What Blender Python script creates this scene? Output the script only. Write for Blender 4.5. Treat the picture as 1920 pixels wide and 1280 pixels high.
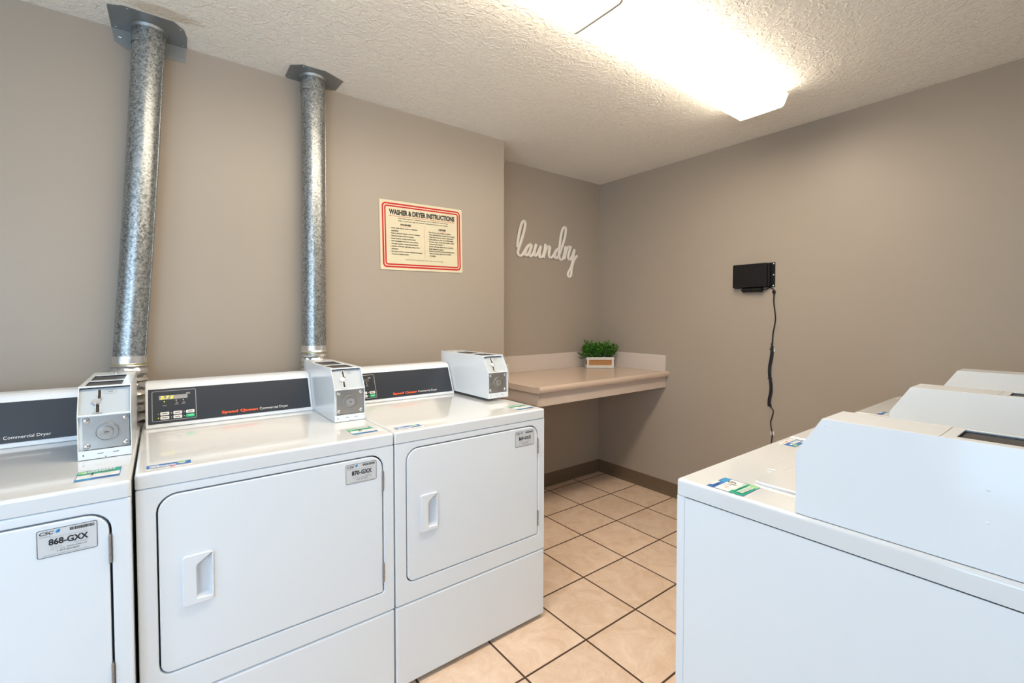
import bpy, bmesh, math, random
from mathutils import Matrix, Vector
random.seed(7)
for o in list(bpy.data.objects): bpy.data.objects.remove(o)
SC = bpy.context.scene
COL = SC.collection

# ------------------------------------------------------------------ camera
cam_d = bpy.data.cameras.new('camera'); cam = bpy.data.objects.new('camera', cam_d); COL.objects.link(cam)
cam_d.sensor_width = 36.0; cam_d.lens = 859.76*36/1920; cam_d.clip_start = .02
cam_d.shift_y = -(640-617.23)/1920
cam.location = (0, 0, 1.3093)
cam.rotation_euler = (math.radians(90-1.596), 0, math.radians(-37.502))
SC.camera = cam
SC.view_settings.view_transform = 'Standard'; SC.view_settings.look = 'None'
SC.view_settings.gamma = 1; SC.view_settings.use_curve_mapping = False
SC.view_settings.exposure = 0.22

# ------------------------------------------------------------------ cool daylight fill from an added, unseen doorway and window
W = bpy.data.worlds.new('world'); SC.world = W; W.use_nodes = True
W.node_tree.nodes['Background'].inputs[0].default_value = (.62, .80, 1, 1)
W.node_tree.nodes['Background'].inputs[1].default_value = 1.0
def area(name, loc, rot, sx, sy, power, col):
    l = bpy.data.lights.new(name, 'AREA'); l.shape = 'RECTANGLE'; l.size = sx; l.size_y = sy; l.energy = power; l.color = col
    o = bpy.data.objects.new(name, l); COL.objects.link(o); o.location = loc; o.rotation_euler = rot; return o
DAY_FILL = area('added_doorway_fill', (-2.36, .05, 1.10), (0, math.radians(-90), 0), 2.0, 1.2, 27, (.54, .77, 1))  # fill added outside the unseen doorway to cool the machines' tone
DAY_FILL2 = area('added_window_fill', (-1.15, -.93, 1.45), (math.radians(90), 0, 0), 1.4, 1.2, 33, (.60, .80, 1))  # second fill, behind an added window, for bluish dryer fronts
LAMP_STRENGTH = 18.5
LAMP_COLOR = (1, .86, .68)

# ------------------------------------------------------------------ layout numbers (metres)
ZC = 2.41; YW = 2.334; YA = 2.62; XE = 2.938; XC = 1.728
XL = -2.2; YR = -.8
DW, DD = .683, .711            # dryer width, depth
YF = 1.4745                    # dryer fronts
WW = .638                      # washer width
TOP = .914

# ------------------------------------------------------------------ materials
def new_mat(name):
    m = bpy.data.materials.new(name); m.use_nodes = True
    nt = m.node_tree; b = nt.nodes['Principled BSDF']; return m, nt, b
def pbr(name, col, rough=.5, metal=0, spec=.5, coat=0, emit=None, es=0):
    m, nt, b = new_mat(name)
    b.inputs['Base Color'].default_value = (*col, 1); b.inputs['Roughness'].default_value = rough
    b.inputs['Metallic'].default_value = metal; b.inputs['Specular IOR Level'].default_value = spec
    b.inputs['Coat Weight'].default_value = coat; b.inputs['Coat Roughness'].default_value = .05
    if emit: b.inputs['Emission Color'].default_value = (*emit, 1); b.inputs['Emission Strength'].default_value = es
    return m
def nodes(nt, *a):
    return [nt.nodes.new(x) for x in a]
def soft_noise(m, scale, amount, bump=0.0, bdist=.001, detail=4, rough=.6):
    """slow variation of the colour and a fine bump on an existing material"""
    nt = m.node_tree; b = nt.nodes['Principled BSDF']; L = nt.links
    tc, n = nodes(nt, 'ShaderNodeTexCoord', 'ShaderNodeTexNoise')
    n.inputs['Scale'].default_value = scale; n.inputs['Detail'].default_value = detail; n.inputs['Roughness'].default_value = rough
    L.new(tc.outputs['Object'], n.inputs['Vector'])
    if amount:
        c = b.inputs['Base Color'].default_value[:]
        mix, = nodes(nt, 'ShaderNodeMix'); mix.data_type = 'RGBA'
        mix.inputs[6].default_value = tuple(x*(1-amount) for x in c[:3])+(1,); mix.inputs[7].default_value = tuple(min(1, x*(1+amount)) for x in c[:3])+(1,)
        L.new(n.outputs['Fac'], mix.inputs[0]); L.new(mix.outputs[2], b.inputs['Base Color'])
    if bump:
        bp, = nodes(nt, 'ShaderNodeBump'); bp.inputs['Strength'].default_value = bump; bp.inputs['Distance'].default_value = bdist
        L.new(n.outputs['Fac'], bp.inputs['Height']); L.new(bp.outputs[0], b.inputs['Normal'])
    return m
M = {}
M['enamel'] = pbr('white_enamel', (.75, .805, .86), .22, 0, .5, .3)
M['enamel_top'] = pbr('white_enamel_top', (.70, .735, .77), .09, 0, .5, .5)
M['gap'] = pbr('dark_gap', (.05, .05, .055), .8)
M['white_plastic'] = pbr('white_plastic', (.75, .79, .84), .35)
M['panel'] = pbr('charcoal_panel', (.030, .037, .050), .2, 0, .5, .2)
M['panel_line'] = pbr('panel_line', (.42, .42, .43), .5)
M['orange'] = pbr('orange_print', (.95, .10, .02), .5)
M['print_white'] = pbr('white_print', (.85, .85, .85), .5)
M['print_black'] = pbr('black_print', (.012, .012, .014), .5)
M['print_gray'] = pbr('grey_print', (.25, .25, .26), .5)
M['lcd'] = pbr('display_window', (.34, .34, .36), .3)
M['lcd_dark'] = pbr('dark_display_window', (.06, .06, .055), .3)
M['digit'] = pbr('lit_digits', (.9, .8, .05), .5, emit=(1, .85, .03), es=.9)
M['led_dim'] = pbr('small_lamp', (.85, .85, .8), .4)
M['green_key'] = pbr('green_key', (.0, .55, .22), .4)
M['label_silver'] = pbr('label_stock', (.62, .64, .66), .4)
M['label_white'] = pbr('white_label_stock', (.82, .82, .83), .4)
M['blue'] = pbr('blue_print', (.02, .16, .48), .4)
M['sky_blue'] = pbr('light_blue_print', (.02, .30, .62), .4)
M['green'] = pbr('green_print', (.0, .36, .22), .4)
M['lime'] = pbr('lime_print', (.25, .62, .20), .4)
M['steel'] = pbr('steel', (.62, .62, .62), .25, 1)
M['lock_metal'] = soft_noise(pbr('lock_metal', (.46, .46, .46), .33, 1), 60, .08)
M['coin_plate'] = pbr('coin_plate', (.47, .52, .56), .6, 0, .3)
M['hinge'] = pbr('hinge_metal', (.36, .33, .31), .45, .8)
M['window_dark'] = soft_noise(pbr('dark_inset', (.10, .095, .095), .38, .75), 120, .5)
M['black_plastic'] = pbr('black_plastic', (.006, .006, .007), .35, 0, .35)
M['black_cable'] = pbr('black_cable', (.008, .007, .007), .45)
M['white_clip'] = pbr('white_clip', (.8, .78, .74), .5)
M['laminate'] = soft_noise(pbr('beige_laminate', (.62, .49, .40), .22, 0, .5), 160, .05)
M['apron_paint'] = soft_noise(pbr('beige_apron', (.60, .50, .43), .45), 30, .04)
M['splash'] = soft_noise(pbr('splash_laminate', (.62, .55, .50), .4), 120, .03)
M['brown_strip'] = pbr('dark_brown_strip', (.10, .035, .02), .6)
M['wood_white'] = soft_noise(pbr('whitewashed_wood', (.66, .63, .58), .7), 70, .35, .4, .001)
M['tan_wood'] = soft_noise(pbr('tan_wood', (.42, .20, .065), .7), 90, .3)
M['soil'] = pbr('soil', (.02, .015, .01), .9)
M['stem'] = pbr('stem', (.06, .09, .02), .6)
M['sign'] = soft_noise(pbr('cream_sign', (.68, .615, .44), .45, 0, .3), 8, .03)
M['red'] = pbr('red_print', (.50, .010, .014), .45, 0, .3)
M['red_thin'] = pbr('light_red_print', (.78, .26, .2), .4)
M['script_wood'] = soft_noise(pbr('script_paint', (.82, .78, .72), .55), 40, .05)
M['lamp_housing'] = pbr('lamp_housing', (.78, .76, .72), .5)
M['door_paint'] = pbr('door_frame_paint', (.55, .5, .44), .4)
M['base'] = soft_noise(pbr('brown_cove_base', (.155, .108, .068), .45), 12, .08)
M['clamp'] = pbr('brass_clamp', (.42, .38, .10), .4, .5)
M['foil_tape'] = soft_noise(pbr('foil_tape', (.72, .71, .70), .3, .9), 45, .12, .6, .004)

def mat_leaf():
    m, nt, b = new_mat('leaf_green'); L = nt.links
    g, r = nodes(nt, 'ShaderNodeNewGeometry', 'ShaderNodeValToRGB')
    r.color_ramp.elements[0].color = (.008, .050, .006, 1); r.color_ramp.elements[1].color = (.13, .40, .045, 1)
    L.new(g.outputs['Random Per Island'], r.inputs[0]); L.new(r.outputs[0], b.inputs['Base Color'])
    b.inputs['Roughness'].default_value = .4
    return m
M['leaf'] = mat_leaf()
def mat_wall():
    m, nt, b = new_mat('taupe_wall_paint'); L = nt.links
    b.inputs['Roughness'].default_value = .42; b.inputs['Specular IOR Level'].default_value = .35
    tc, n, n2, mix, bp = nodes(nt, 'ShaderNodeTexCoord', 'ShaderNodeTexNoise', 'ShaderNodeTexNoise', 'ShaderNodeMix', 'ShaderNodeBump')
    n.inputs['Scale'].default_value = 1.7; n.inputs['Detail'].default_value = 3
    n2.inputs['Scale'].default_value = 150; n2.inputs['Detail'].default_value = 3
    mix.data_type = 'RGBA'; mix.inputs[6].default_value = (.365, .315, .262, 1); mix.inputs[7].default_value = (.39, .338, .284, 1)
    for q in (n, n2): L.new(tc.outputs['Object'], q.inputs['Vector'])
    L.new(n.outputs['Fac'], mix.inputs[0]); L.new(mix.outputs[2], b.inputs['Base Color'])
    bp.inputs['Strength'].default_value = .12; bp.inputs['Distance'].default_value = .001
    L.new(n2.outputs['Fac'], bp.inputs['Height']); L.new(bp.outputs[0], b.inputs['Normal'])
    return m
M['wall'] = mat_wall()
def mat_ceiling():
    m, nt, b = new_mat('textured_ceiling'); L = nt.links
    b.inputs['Roughness'].default_value = .75
    tc, n, ramp, n2, mul, bp = nodes(nt, 'ShaderNodeTexCoord', 'ShaderNodeTexNoise', 'ShaderNodeValToRGB', 'ShaderNodeTexNoise', 'ShaderNodeMath', 'ShaderNodeBump')
    n.inputs['Scale'].default_value = 38; n.inputs['Detail'].default_value = 3; n.inputs['Distortion'].default_value = 1.2
    ramp.color_ramp.elements[0].position = .44; ramp.color_ramp.elements[1].position = .60
    n2.inputs['Scale'].default_value = 120; n2.inputs['Detail'].default_value = 2
    for q in (n, n2): L.new(tc.outputs['Object'], q.inputs['Vector'])
    L.new(n.outputs['Fac'], ramp.inputs[0])
    mul.operation = 'MULTIPLY_ADD'; mul.inputs[1].default_value = .35
    L.new(n2.outputs['Fac'], mul.inputs[0]); L.new(ramp.outputs[0], mul.inputs[2])
    bp.inputs['Strength'].default_value = .62; bp.inputs['Distance'].default_value = .004
    L.new(mul.outputs[0], bp.inputs['Height']); L.new(bp.outputs[0], b.inputs['Normal'])
    # an old water stain beside the first vent pipe's collar
    mp, ns, add, ln, r2, mix = nodes(nt, 'ShaderNodeMapping', 'ShaderNodeTexNoise', 'ShaderNodeVectorMath', 'ShaderNodeVectorMath', 'ShaderNodeValToRGB', 'ShaderNodeMix')
    mp.inputs['Location'].default_value = (-.03*4.2, -2.115*14, -ZC*4); mp.inputs['Scale'].default_value = (4.2, 14, 4)
    ns.inputs['Scale'].default_value = 14; L.new(tc.outputs['Object'], ns.inputs['Vector'])
    add.operation = 'MULTIPLY_ADD'; add.inputs[1].default_value = (.55, .55, 0)
    L.new(tc.outputs['Object'], mp.inputs['Vector']); L.new(ns.outputs['Color'], add.inputs[0]); L.new(mp.outputs[0], add.inputs[2])
    ln.operation = 'LENGTH'; sub, = nodes(nt, 'ShaderNodeVectorMath'); sub.operation = 'SUBTRACT'; sub.inputs[1].default_value = (.27, .27, 0)
    L.new(add.outputs[0], sub.inputs[0]); L.new(sub.outputs[0], ln.inputs[0])
    e = r2.color_ramp.elements; e[0].position = .40; e[0].color = (.55, .55, .55, 1); e[1].position = .60; e[1].color = (0, 0, 0, 1)
    L.new(ln.outputs['Value'], r2.inputs[0])
    mix.data_type = 'RGBA'; mix.inputs[6].default_value = (.90, .865, .80, 1); mix.inputs[7].default_value = (.50, .40, .26, 1)
    L.new(r2.outputs[0], mix.inputs[0]); L.new(mix.outputs[2], b.inputs['Base Color'])
    return m
M['ceiling'] = mat_ceiling()
def mat_floor():
    m, nt, b = new_mat('ceramic_floor_tile'); L = nt.links
    tc, sep = nodes(nt, 'ShaderNodeTexCoord', 'ShaderNodeSeparateXYZ'); L.new(tc.outputs['Object'], sep.inputs[0])
    S, OX, OY = .3185, 2.6219, 2.5375
    def math(op, a, c=None):
        n, = nodes(nt, 'ShaderNodeMath'); n.operation = op
        for i, v in enumerate((a, c)):
            if v is None: continue
            if isinstance(v, (int, float)): n.inputs[i].default_value = v
            else: L.new(v, n.inputs[i])
        return n.outputs[0]
    fr, fl = [], []
    for ax, off in (('X', OX), ('Y', OY)):
        q = math('DIVIDE', math('SUBTRACT', sep.outputs[ax], off), S)
        f = math('FLOOR', q); fl.append(f); t = math('SUBTRACT', q, f)
        fr.append(math('MINIMUM', t, math('SUBTRACT', 1, t)))
    d = math('MINIMUM', fr[0], fr[1])
    grout, = nodes(nt, 'ShaderNodeValToRGB'); e = grout.color_ramp.elements
    e[0].position = .0105; e[0].color = (0, 0, 0, 1); e[1].position = .0150; e[1].color = (1, 1, 1, 1)
    L.new(d, grout.inputs[0])
    comb, wn, n1, n2 = nodes(nt, 'ShaderNodeCombineXYZ', 'ShaderNodeTexWhiteNoise', 'ShaderNodeTexNoise', 'ShaderNodeTexNoise')
    L.new(fl[0], comb.inputs[0]); L.new(fl[1], comb.inputs[1]); L.new(comb.outputs[0], wn.inputs['Vector'])
    n1.inputs['Scale'].default_value = 9; n1.inputs['Detail'].default_value = 6; n1.inputs['Roughness'].default_value = .7; n1.inputs['Distortion'].default_value = .8
    n2.inputs['Scale'].default_value = 90; n2.inputs['Detail'].default_value = 4
    vm, = nodes(nt, 'ShaderNodeVectorMath'); vm.operation = 'ADD'; L.new(tc.outputs['Object'], vm.inputs[0]); L.new(wn.outputs['Color'], vm.inputs[1])
    L.new(vm.outputs[0], n1.inputs['Vector']); L.new(tc.outputs['Object'], n2.inputs['Vector'])
    r, = nodes(nt, 'ShaderNodeValToRGB'); e = r.color_ramp.elements
    e[0].position = .30; e[0].color = (.70, .50, .355, 1); e[1].position = .66; e[1].color = (.85, .68, .54, 1)
    L.new(n1.outputs['Fac'], r.inputs[0])
    hs, = nodes(nt, 'ShaderNodeHueSaturation'); L.new(r.outputs[0], hs.inputs['Color'])
    v = math('ADD', math('ADD', math('MULTIPLY', wn.outputs['Value'], .10), .90), math('MULTIPLY', math('SUBTRACT', n2.outputs['Fac'], .5), .14))
    L.new(v, hs.inputs['Value'])
    mix, = nodes(nt, 'ShaderNodeMix'); mix.data_type = 'RGBA'; mix.inputs[6].default_value = (.060, .026, .013, 1)
    L.new(grout.outputs[0], mix.inputs[0]); L.new(hs.outputs[0], mix.inputs[7]); L.new(mix.outputs[2], b.inputs['Base Color'])
    rr, = nodes(nt, 'ShaderNodeMapRange'); rr.inputs[3].default_value = .85; rr.inputs[4].default_value = .38
    L.new(grout.outputs[0], rr.inputs[0]); L.new(rr.outputs[0], b.inputs['Roughness'])
    bp, = nodes(nt, 'ShaderNodeBump'); bp.inputs['Strength'].default_value = .5; bp.inputs['Distance'].default_value = .002
    h = math('ADD', grout.outputs[0], math('MULTIPLY', n1.outputs['Fac'], .25)); L.new(h, bp.inputs['Height']); L.new(bp.outputs[0], b.inputs['Normal'])
    return m
M['floor'] = mat_floor()
def mat_galv():
    m, nt, b = new_mat('galvanised_steel'); L = nt.links
    b.inputs['Metallic'].default_value = .85
    tc, v, n, r, rr, bp = nodes(nt, 'ShaderNodeTexCoord', 'ShaderNodeTexVoronoi', 'ShaderNodeTexNoise', 'ShaderNodeValToRGB', 'ShaderNodeMapRange', 'ShaderNodeBump')
    v.inputs['Scale'].default_value = 190; n.inputs['Scale'].default_value = 90; n.inputs['Detail'].default_value = 5
    mx, = nodes(nt, 'ShaderNodeMix'); mx.inputs[0].default_value = .5
    L.new(tc.outputs['Object'], v.inputs['Vector']); L.new(tc.outputs['Object'], n.inputs['Vector'])
    L.new(v.outputs['Color'], mx.inputs[2]); L.new(n.outputs['Fac'], mx.inputs[3])
    r.color_ramp.elements[0].position = .25; r.color_ramp.elements[0].color = (.16, .175, .18, 1)
    r.color_ramp.elements[1].position = .75; r.color_ramp.elements[1].color = (.50, .525, .53, 1)
    L.new(mx.outputs[0], r.inputs[0]); L.new(r.outputs[0], b.inputs['Base Color'])
    rr.inputs[3].default_value = .26; rr.inputs[4].default_value = .48; L.new(mx.outputs[0], rr.inputs[0]); L.new(rr.outputs[0], b.inputs['Roughness'])
    bp.inputs['Strength'].default_value = .25; bp.inputs['Distance'].default_value = .0012; L.new(n.outputs['Fac'], bp.inputs['Height']); L.new(bp.outputs[0], b.inputs['Normal'])
    return m
M['galv'] = mat_galv()
M['galv_plate'] = soft_noise(pbr('galvanised_sheet', (.30, .32, .33), .42, .7), 14, .15)
def mat_lens(name, col, s):
    m, nt, b = new_mat(name); b.inputs['Base Color'].default_value = (.9, .88, .84, 1); b.inputs['Roughness'].default_value = .4
    b.inputs['Emission Color'].default_value = (*col, 1); b.inputs['Emission Strength'].default_value = s
    return m
M['lens'] = mat_lens('glowing_lens', LAMP_COLOR, LAMP_STRENGTH*.88)
M['lens_bright'] = mat_lens('glowing_lens_boosted', LAMP_COLOR, LAMP_STRENGTH*1.22)  # nearer lamp's glow set stronger to shift light away from the alcove
M['lens_side'] = mat_lens('glowing_lens_side', LAMP_COLOR, 11.5)
M['lens_end'] = mat_lens('glowing_end_cap', LAMP_COLOR, .55)

# ------------------------------------------------------------------ mesh helpers
class B:
    """collects shapes; build() links them as one mesh object"""
    def __init__(s): s.bm = bmesh.new(); s.mats = []
    def mi(s, m):
        m = M[m] if isinstance(m, str) else m
        if m not in s.mats: s.mats.append(m)
        return s.mats.index(m)
    def add(s, t, m, mx=None):
        i = s.mi(m)
        for f in t.faces: f.material_index = i
        if mx is not None: bmesh.ops.transform(t, matrix=mx, verts=t.verts)
        me = bpy.data.meshes.new('t'); t.to_mesh(me); t.free(); s.bm.from_mesh(me); bpy.data.meshes.remove(me); return s
    def box(s, x0, x1, y0, y1, z0, z1, m, bev=0, seg=3, mx=None):
        t = bmesh.new(); bmesh.ops.create_cube(t, size=1)
        for v in t.verts: v.co = Vector(((x0+x1)/2+v.co.x*(x1-x0), (y0+y1)/2+v.co.y*(y1-y0), (z0+z1)/2+v.co.z*(z1-z0)))
        if bev: bmesh.ops.bevel(t, geom=t.edges[:], offset=bev, segments=seg, profile=.5, affect='EDGES')
        return s.add(t, m, mx)
    def prism(s, prof, x0, x1, m, bev=0, seg=2, mx=None):
        """profile in (y, z) swept along x"""
        t = bmesh.new(); a = [t.verts.new((x0, y, z)) for y, z in prof]; c = [t.verts.new((x1, y, z)) for y, z in prof]
        n = len(prof); t.faces.new(a); t.faces.new(c[::-1])
        for i in range(n): t.faces.new((a[i], c[i], c[(i+1) % n], a[(i+1) % n]))
        bmesh.ops.recalc_face_normals(t, faces=t.faces[:])
        if bev: bmesh.ops.bevel(t, geom=t.edges[:], offset=bev, segments=seg, profile=.5, affect='EDGES')
        return s.add(t, m, mx)
    def cyl(s, p, q, r, m, r2=None, n=32, bev=0, mx=None):
        p, q = Vector(p), Vector(q); d = q-p; t = bmesh.new()
        bmesh.ops.create_cone(t, cap_ends=True, segments=n, radius1=r, radius2=r if r2 is None else r2, depth=d.length)
        if bev: bmesh.ops.bevel(t, geom=[e for e in t.edges if len(e.link_faces) == 2 and any(len(f.verts) > 4 for f in e.link_faces)], offset=bev, segments=2, affect='EDGES')
        mt = Matrix.Translation((p+q)/2) @ d.to_track_quat('Z', 'Y').to_matrix().to_4x4()
        return s.add(t, m, mt if mx is None else mx @ mt)
    def dome(s, p, r, h, m, axis='y-', mx=None):
        t = bmesh.new(); bmesh.ops.create_uvsphere(t, u_segments=16, v_segments=10, radius=1)
        sc = {'y-': (r, h, r), 'z': (r, r, h), 'x-': (h, r, r)}[axis]
        mt = Matrix.Translation(p) @ Matrix.Diagonal((*sc, 1))
        return s.add(t, m, mt if mx is None else mx @ mt)
    def tube(s, pts, r, m, n=12, rad=None, caps=True, flat=1.0):
        t = bmesh.new(); pts = [Vector(p) for p in pts]; rings = []; up = None
        for i, p in enumerate(pts):
            d = (pts[min(i+1, len(pts)-1)]-pts[max(i-1, 0)]).normalized()
            if up is None: up = Vector((1, 0, 0)) if abs(d.x) < .9 else Vector((0, 1, 0))
            a = (up - d*up.dot(d)).normalized(); b = d.cross(a); up = a
            rr = rad[i] if rad else r
            rings.append([t.verts.new(p+(a*math.cos(k*2*math.pi/n)+b*math.sin(k*2*math.pi/n))*rr) for k in range(n)])
        for u, v in zip(rings, rings[1:]):
            for k in range(n): t.faces.new((u[k], u[(k+1) % n], v[(k+1) % n], v[k]))
        if caps: t.faces.new(rings[0][::-1]); t.faces.new(rings[-1])
        bmesh.ops.recalc_face_normals(t, faces=t.faces[:])
        return s.add(t, m)
    def plate(s, loops, thick, m, mx, bev=0):
        """outline loops (the first outer, others holes) filled, w from 0 to thick"""
        t = curve_bm(loops, thick, bev); return s.add(t, m, mx)
    def print_(s, other, mx): 
        other.bm.verts.ensure_lookup_table()
        for f in other.bm.faces: pass
        me = bpy.data.meshes.new('t'); 
        remap = [s.mi(m) for m in other.mats]
        for f in other.bm.faces: f.material_index = remap[f.material_index]
        bmesh.ops.transform(other.bm, matrix=mx, verts=other.bm.verts)
        other.bm.to_mesh(me); s.bm.from_mesh(me); bpy.data.meshes.remove(me); other.bm.free(); return s
    def build(s, name, parent=None, off=None, wn=True, smooth=True, sharp=32):
        if off is not None: bmesh.ops.translate(s.bm, vec=off, verts=s.bm.verts)
        if smooth:
            for f in s.bm.faces: f.smooth = True
            for e in s.bm.edges:
                if len(e.link_faces) == 2: e.smooth = e.calc_face_angle(0) < math.radians(sharp)
        me = bpy.data.meshes.new(name); s.bm.to_mesh(me); s.bm.free()
        for m in s.mats: me.materials.append(m)
        o = bpy.data.objects.new(name, me); COL.objects.link(o)
        if parent: o.parent = parent
        if wn:
            w = o.modifiers.new('weighted_normal', 'WEIGHTED_NORMAL'); w.keep_sharp = True
        return o
def curve_bm(loops, thick, bev=0):
    cu = bpy.data.curves.new('c', 'CURVE'); cu.dimensions = '2D'; cu.fill_mode = 'BOTH'
    cu.extrude = max(thick/2-bev, 0); cu.bevel_depth = bev; cu.bevel_resolution = 2 if bev else 0; cu.offset = -bev if bev else 0
    for lp in loops:
        sp = cu.splines.new('POLY'); sp.points.add(len(lp)-1); sp.use_cyclic_u = True
        for p, c in zip(sp.points, lp): p.co = (c[0], c[1], 0, 1)
    ob = bpy.data.objects.new('c', cu); COL.objects.link(ob)
    dg = bpy.context.evaluated_depsgraph_get(); me = bpy.data.meshes.new_from_object(ob.evaluated_get(dg))
    bpy.data.objects.remove(ob); bpy.data.curves.remove(cu)
    t = bmesh.new(); t.from_mesh(me); bpy.data.meshes.remove(me)
    bmesh.ops.remove_doubles(t, verts=t.verts, dist=1e-6)
    bmesh.ops.translate(t, vec=(0, 0, thick/2), verts=t.verts)
    bmesh.ops.recalc_face_normals(t, faces=t.faces[:]) if thick else None
    return t
def text_bm(body, size, bold=0, width=None, align='LEFT', shear=0, height=None):
    cu = bpy.data.curves.new('t', 'FONT'); cu.body = body; cu.size = size; cu.offset = bold; cu.shear = shear; cu.resolution_u = 3
    ob = bpy.data.objects.new('t', cu); COL.objects.link(ob)
    dg = bpy.context.evaluated_depsgraph_get(); me = bpy.data.meshes.new_from_object(ob.evaluated_get(dg))
    bpy.data.objects.remove(ob); bpy.data.curves.remove(cu)
    t = bmesh.new(); t.from_mesh(me); bpy.data.meshes.remove(me)
    xs = [v.co.x for v in t.verts]; ys = [v.co.y for v in t.verts]
    w, h = max(xs)-min(xs), max(ys)-min(ys); x0, y0 = min(xs), min(ys)
    sx = width/w if width else 1; sy = height/h if height else 1
    if height and not width: sx = sy
    for v in t.verts:
        v.co.x = (v.co.x-x0)*sx; v.co.y = (v.co.y-y0)*sy if height else v.co.y
    w *= sx
    dx = {'LEFT': 0, 'CENTER': -w/2, 'RIGHT': -w}[align]
    bmesh.ops.translate(t, vec=(dx, 0, 0), verts=t.verts)
    for f in t.faces:
        if f.normal.z < 0: f.normal_flip()
    return t
class P(B):
    """flat print laid out in u (right), v (up); each layer a hair above the last"""
    def __init__(s): super().__init__(); s.k = 0
    def step(s): s.k += 1; return s.k*.00012
    def poly(s, pts, m, lift=None):
        t = bmesh.new(); z = s.step() if lift is None else lift
        f = t.faces.new([t.verts.new((a, b, z)) for a, b in pts])
        f.normal_update()
        if f.normal.z < 0: f.normal_flip()
        return s.add(t, m)
    def rect(s, x0, x1, y0, y1, m, r=0, lift=None):
        return s.poly(rrect(x0, x1, y0, y1, r), m, lift)
    def ring(s, x0, x1, y0, y1, w, m, r=0):
        t = curve_bm([rrect(x0, x1, y0, y1, r), rrect(x0+w, x1-w, y0+w, y1-w, max(r-w, 0))], 0)
        for f in t.faces:
            if f.normal.z < 0: f.normal_flip()
        return s.add(t, m, Matrix.Translation((0, 0, s.step())))
    def text(s, body, x, y, m, width=None, height=None, align='LEFT', bold=0, shear=0, rot=0):
        t = text_bm(body, 1.0, bold, width, align, shear, height)
        return s.add(t, m, Matrix.Translation((x, y, s.step())) @ Matrix.Rotation(rot, 4, 'Z'))
def rrect(x0, x1, y0, y1, r=0, n=6):
    rs = r if isinstance(r, (tuple, list)) else (r,)*4       # bl, br, tr, tl
    out = []
    for (cx, cy, a), q in zip(((x0, y0, 180), (x1, y0, 270), (x1, y1, 0), (x0, y1, 90)), rs):
        if q <= 0: out.append((cx, cy)); continue
        ox = cx+q if cx == x0 else cx-q; oy = cy+q if cy == y0 else cy-q
        for k in range(n+1):
            t = math.radians(a+90*k/n); out.append((ox+q*math.cos(t), oy+q*math.sin(t)))
    return out
def frame(o, u, v, w):
    m = Matrix.Identity(4)
    for i, c in enumerate((u, v, w)):
        for j in range(3): m[j][i] = c[j]
    for j in range(3): m[j][3] = o[j]
    return m
def front(x, y, z): return frame((x, y, z), (1, 0, 0), (0, 0, 1), (0, -1, 0))    # faces -y
def top(x, y, z): return frame((x, y, z), (1, 0, 0), (0, 1, 0), (0, 0, 1))       # faces up
def thing(name, label, cat, loc=(0, 0, 0), rz=0, group=None):
    o = bpy.data.objects.new(name, None); COL.objects.link(o); o.location = loc; o.rotation_euler = (0, 0, rz); o.empty_display_size = .1
    o['label'] = label; o['category'] = cat
    if group: o['group'] = group
    return o
def tag(o, label, cat, group=None):
    o['label'] = label; o['category'] = cat
    if group: o['group'] = group
    return o
def struct(b, name, **k):
    o = b.build(name, **k); o['kind'] = 'structure'; return o

# ------------------------------------------------------------------ the room
T = .12
struct(B().box(XL-T, XE+T, YR-T, YA+T, -.1, 0, 'floor'), 'floor')
struct(B().box(XL-T, XE+T, YR-T, YA+T, ZC, ZC+.1, 'ceiling'), 'ceiling')
w = B(); w.box(XL-T, XC, YW, YA+T, 0, ZC, 'wall'); struct(w, 'wall_left')                     # dryer wall, its end makes the alcove's side
struct(B().box(XC, XE+T, YA, YA+T, 0, ZC, 'wall'), 'wall_alcove')
struct(B().box(XE, XE+T, YR-T, YA, 0, ZC, 'wall'), 'wall_end')
w = B(); w.box(XL-T, -1.85, YR-T, YR, 0, ZC, 'wall'); w.box(-.45, XE, YR-T, YR, 0, ZC, 'wall'); w.box(-1.85, -.45, YR-T, YR, 0, .85, 'wall'); w.box(-1.85, -.45, YR-T, YR, 2.05, ZC, 'wall')
struct(w, 'wall_right')
f = B(); f.box(-1.85, -1.81, YR-.11, YR+.01, .85, 2.05, 'door_paint', .003); f.box(-.49, -.45, YR-.11, YR+.01, .85, 2.05, 'door_paint', .003)
f.box(-1.85, -.45, YR-.11, YR+.01, 2.01, 2.05, 'door_paint', .003); f.box(-1.87, -.43, YR-.11, YR+.03, .83, .87, 'door_paint', .003); struct(f, 'added_window_1')  # window added out of view so cool light reaches the dryers
w = B()                                                                                         # entry wall, left open for the added doorway
w.box(XL-T, XL, YR, -.55, 0, ZC, 'wall'); w.box(XL-T, XL, .65, YW, 0, ZC, 'wall'); w.box(XL-T, XL, -.55, .65, 2.12, ZC, 'wall')
struct(w, 'wall_entry')
f = B(); f.box(XL-.13, XL+.015, -.55, -.49, 0, 2.12, 'door_paint', .004); f.box(XL-.13, XL+.015, .59, .65, 0, 2.12, 'door_paint', .004)
f.box(XL-.13, XL+.015, -.55, .65, 2.06, 2.12, 'door_paint', .004); struct(f, 'added_doorway_1')  # doorway added out of view to bring cool light onto the machines
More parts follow.
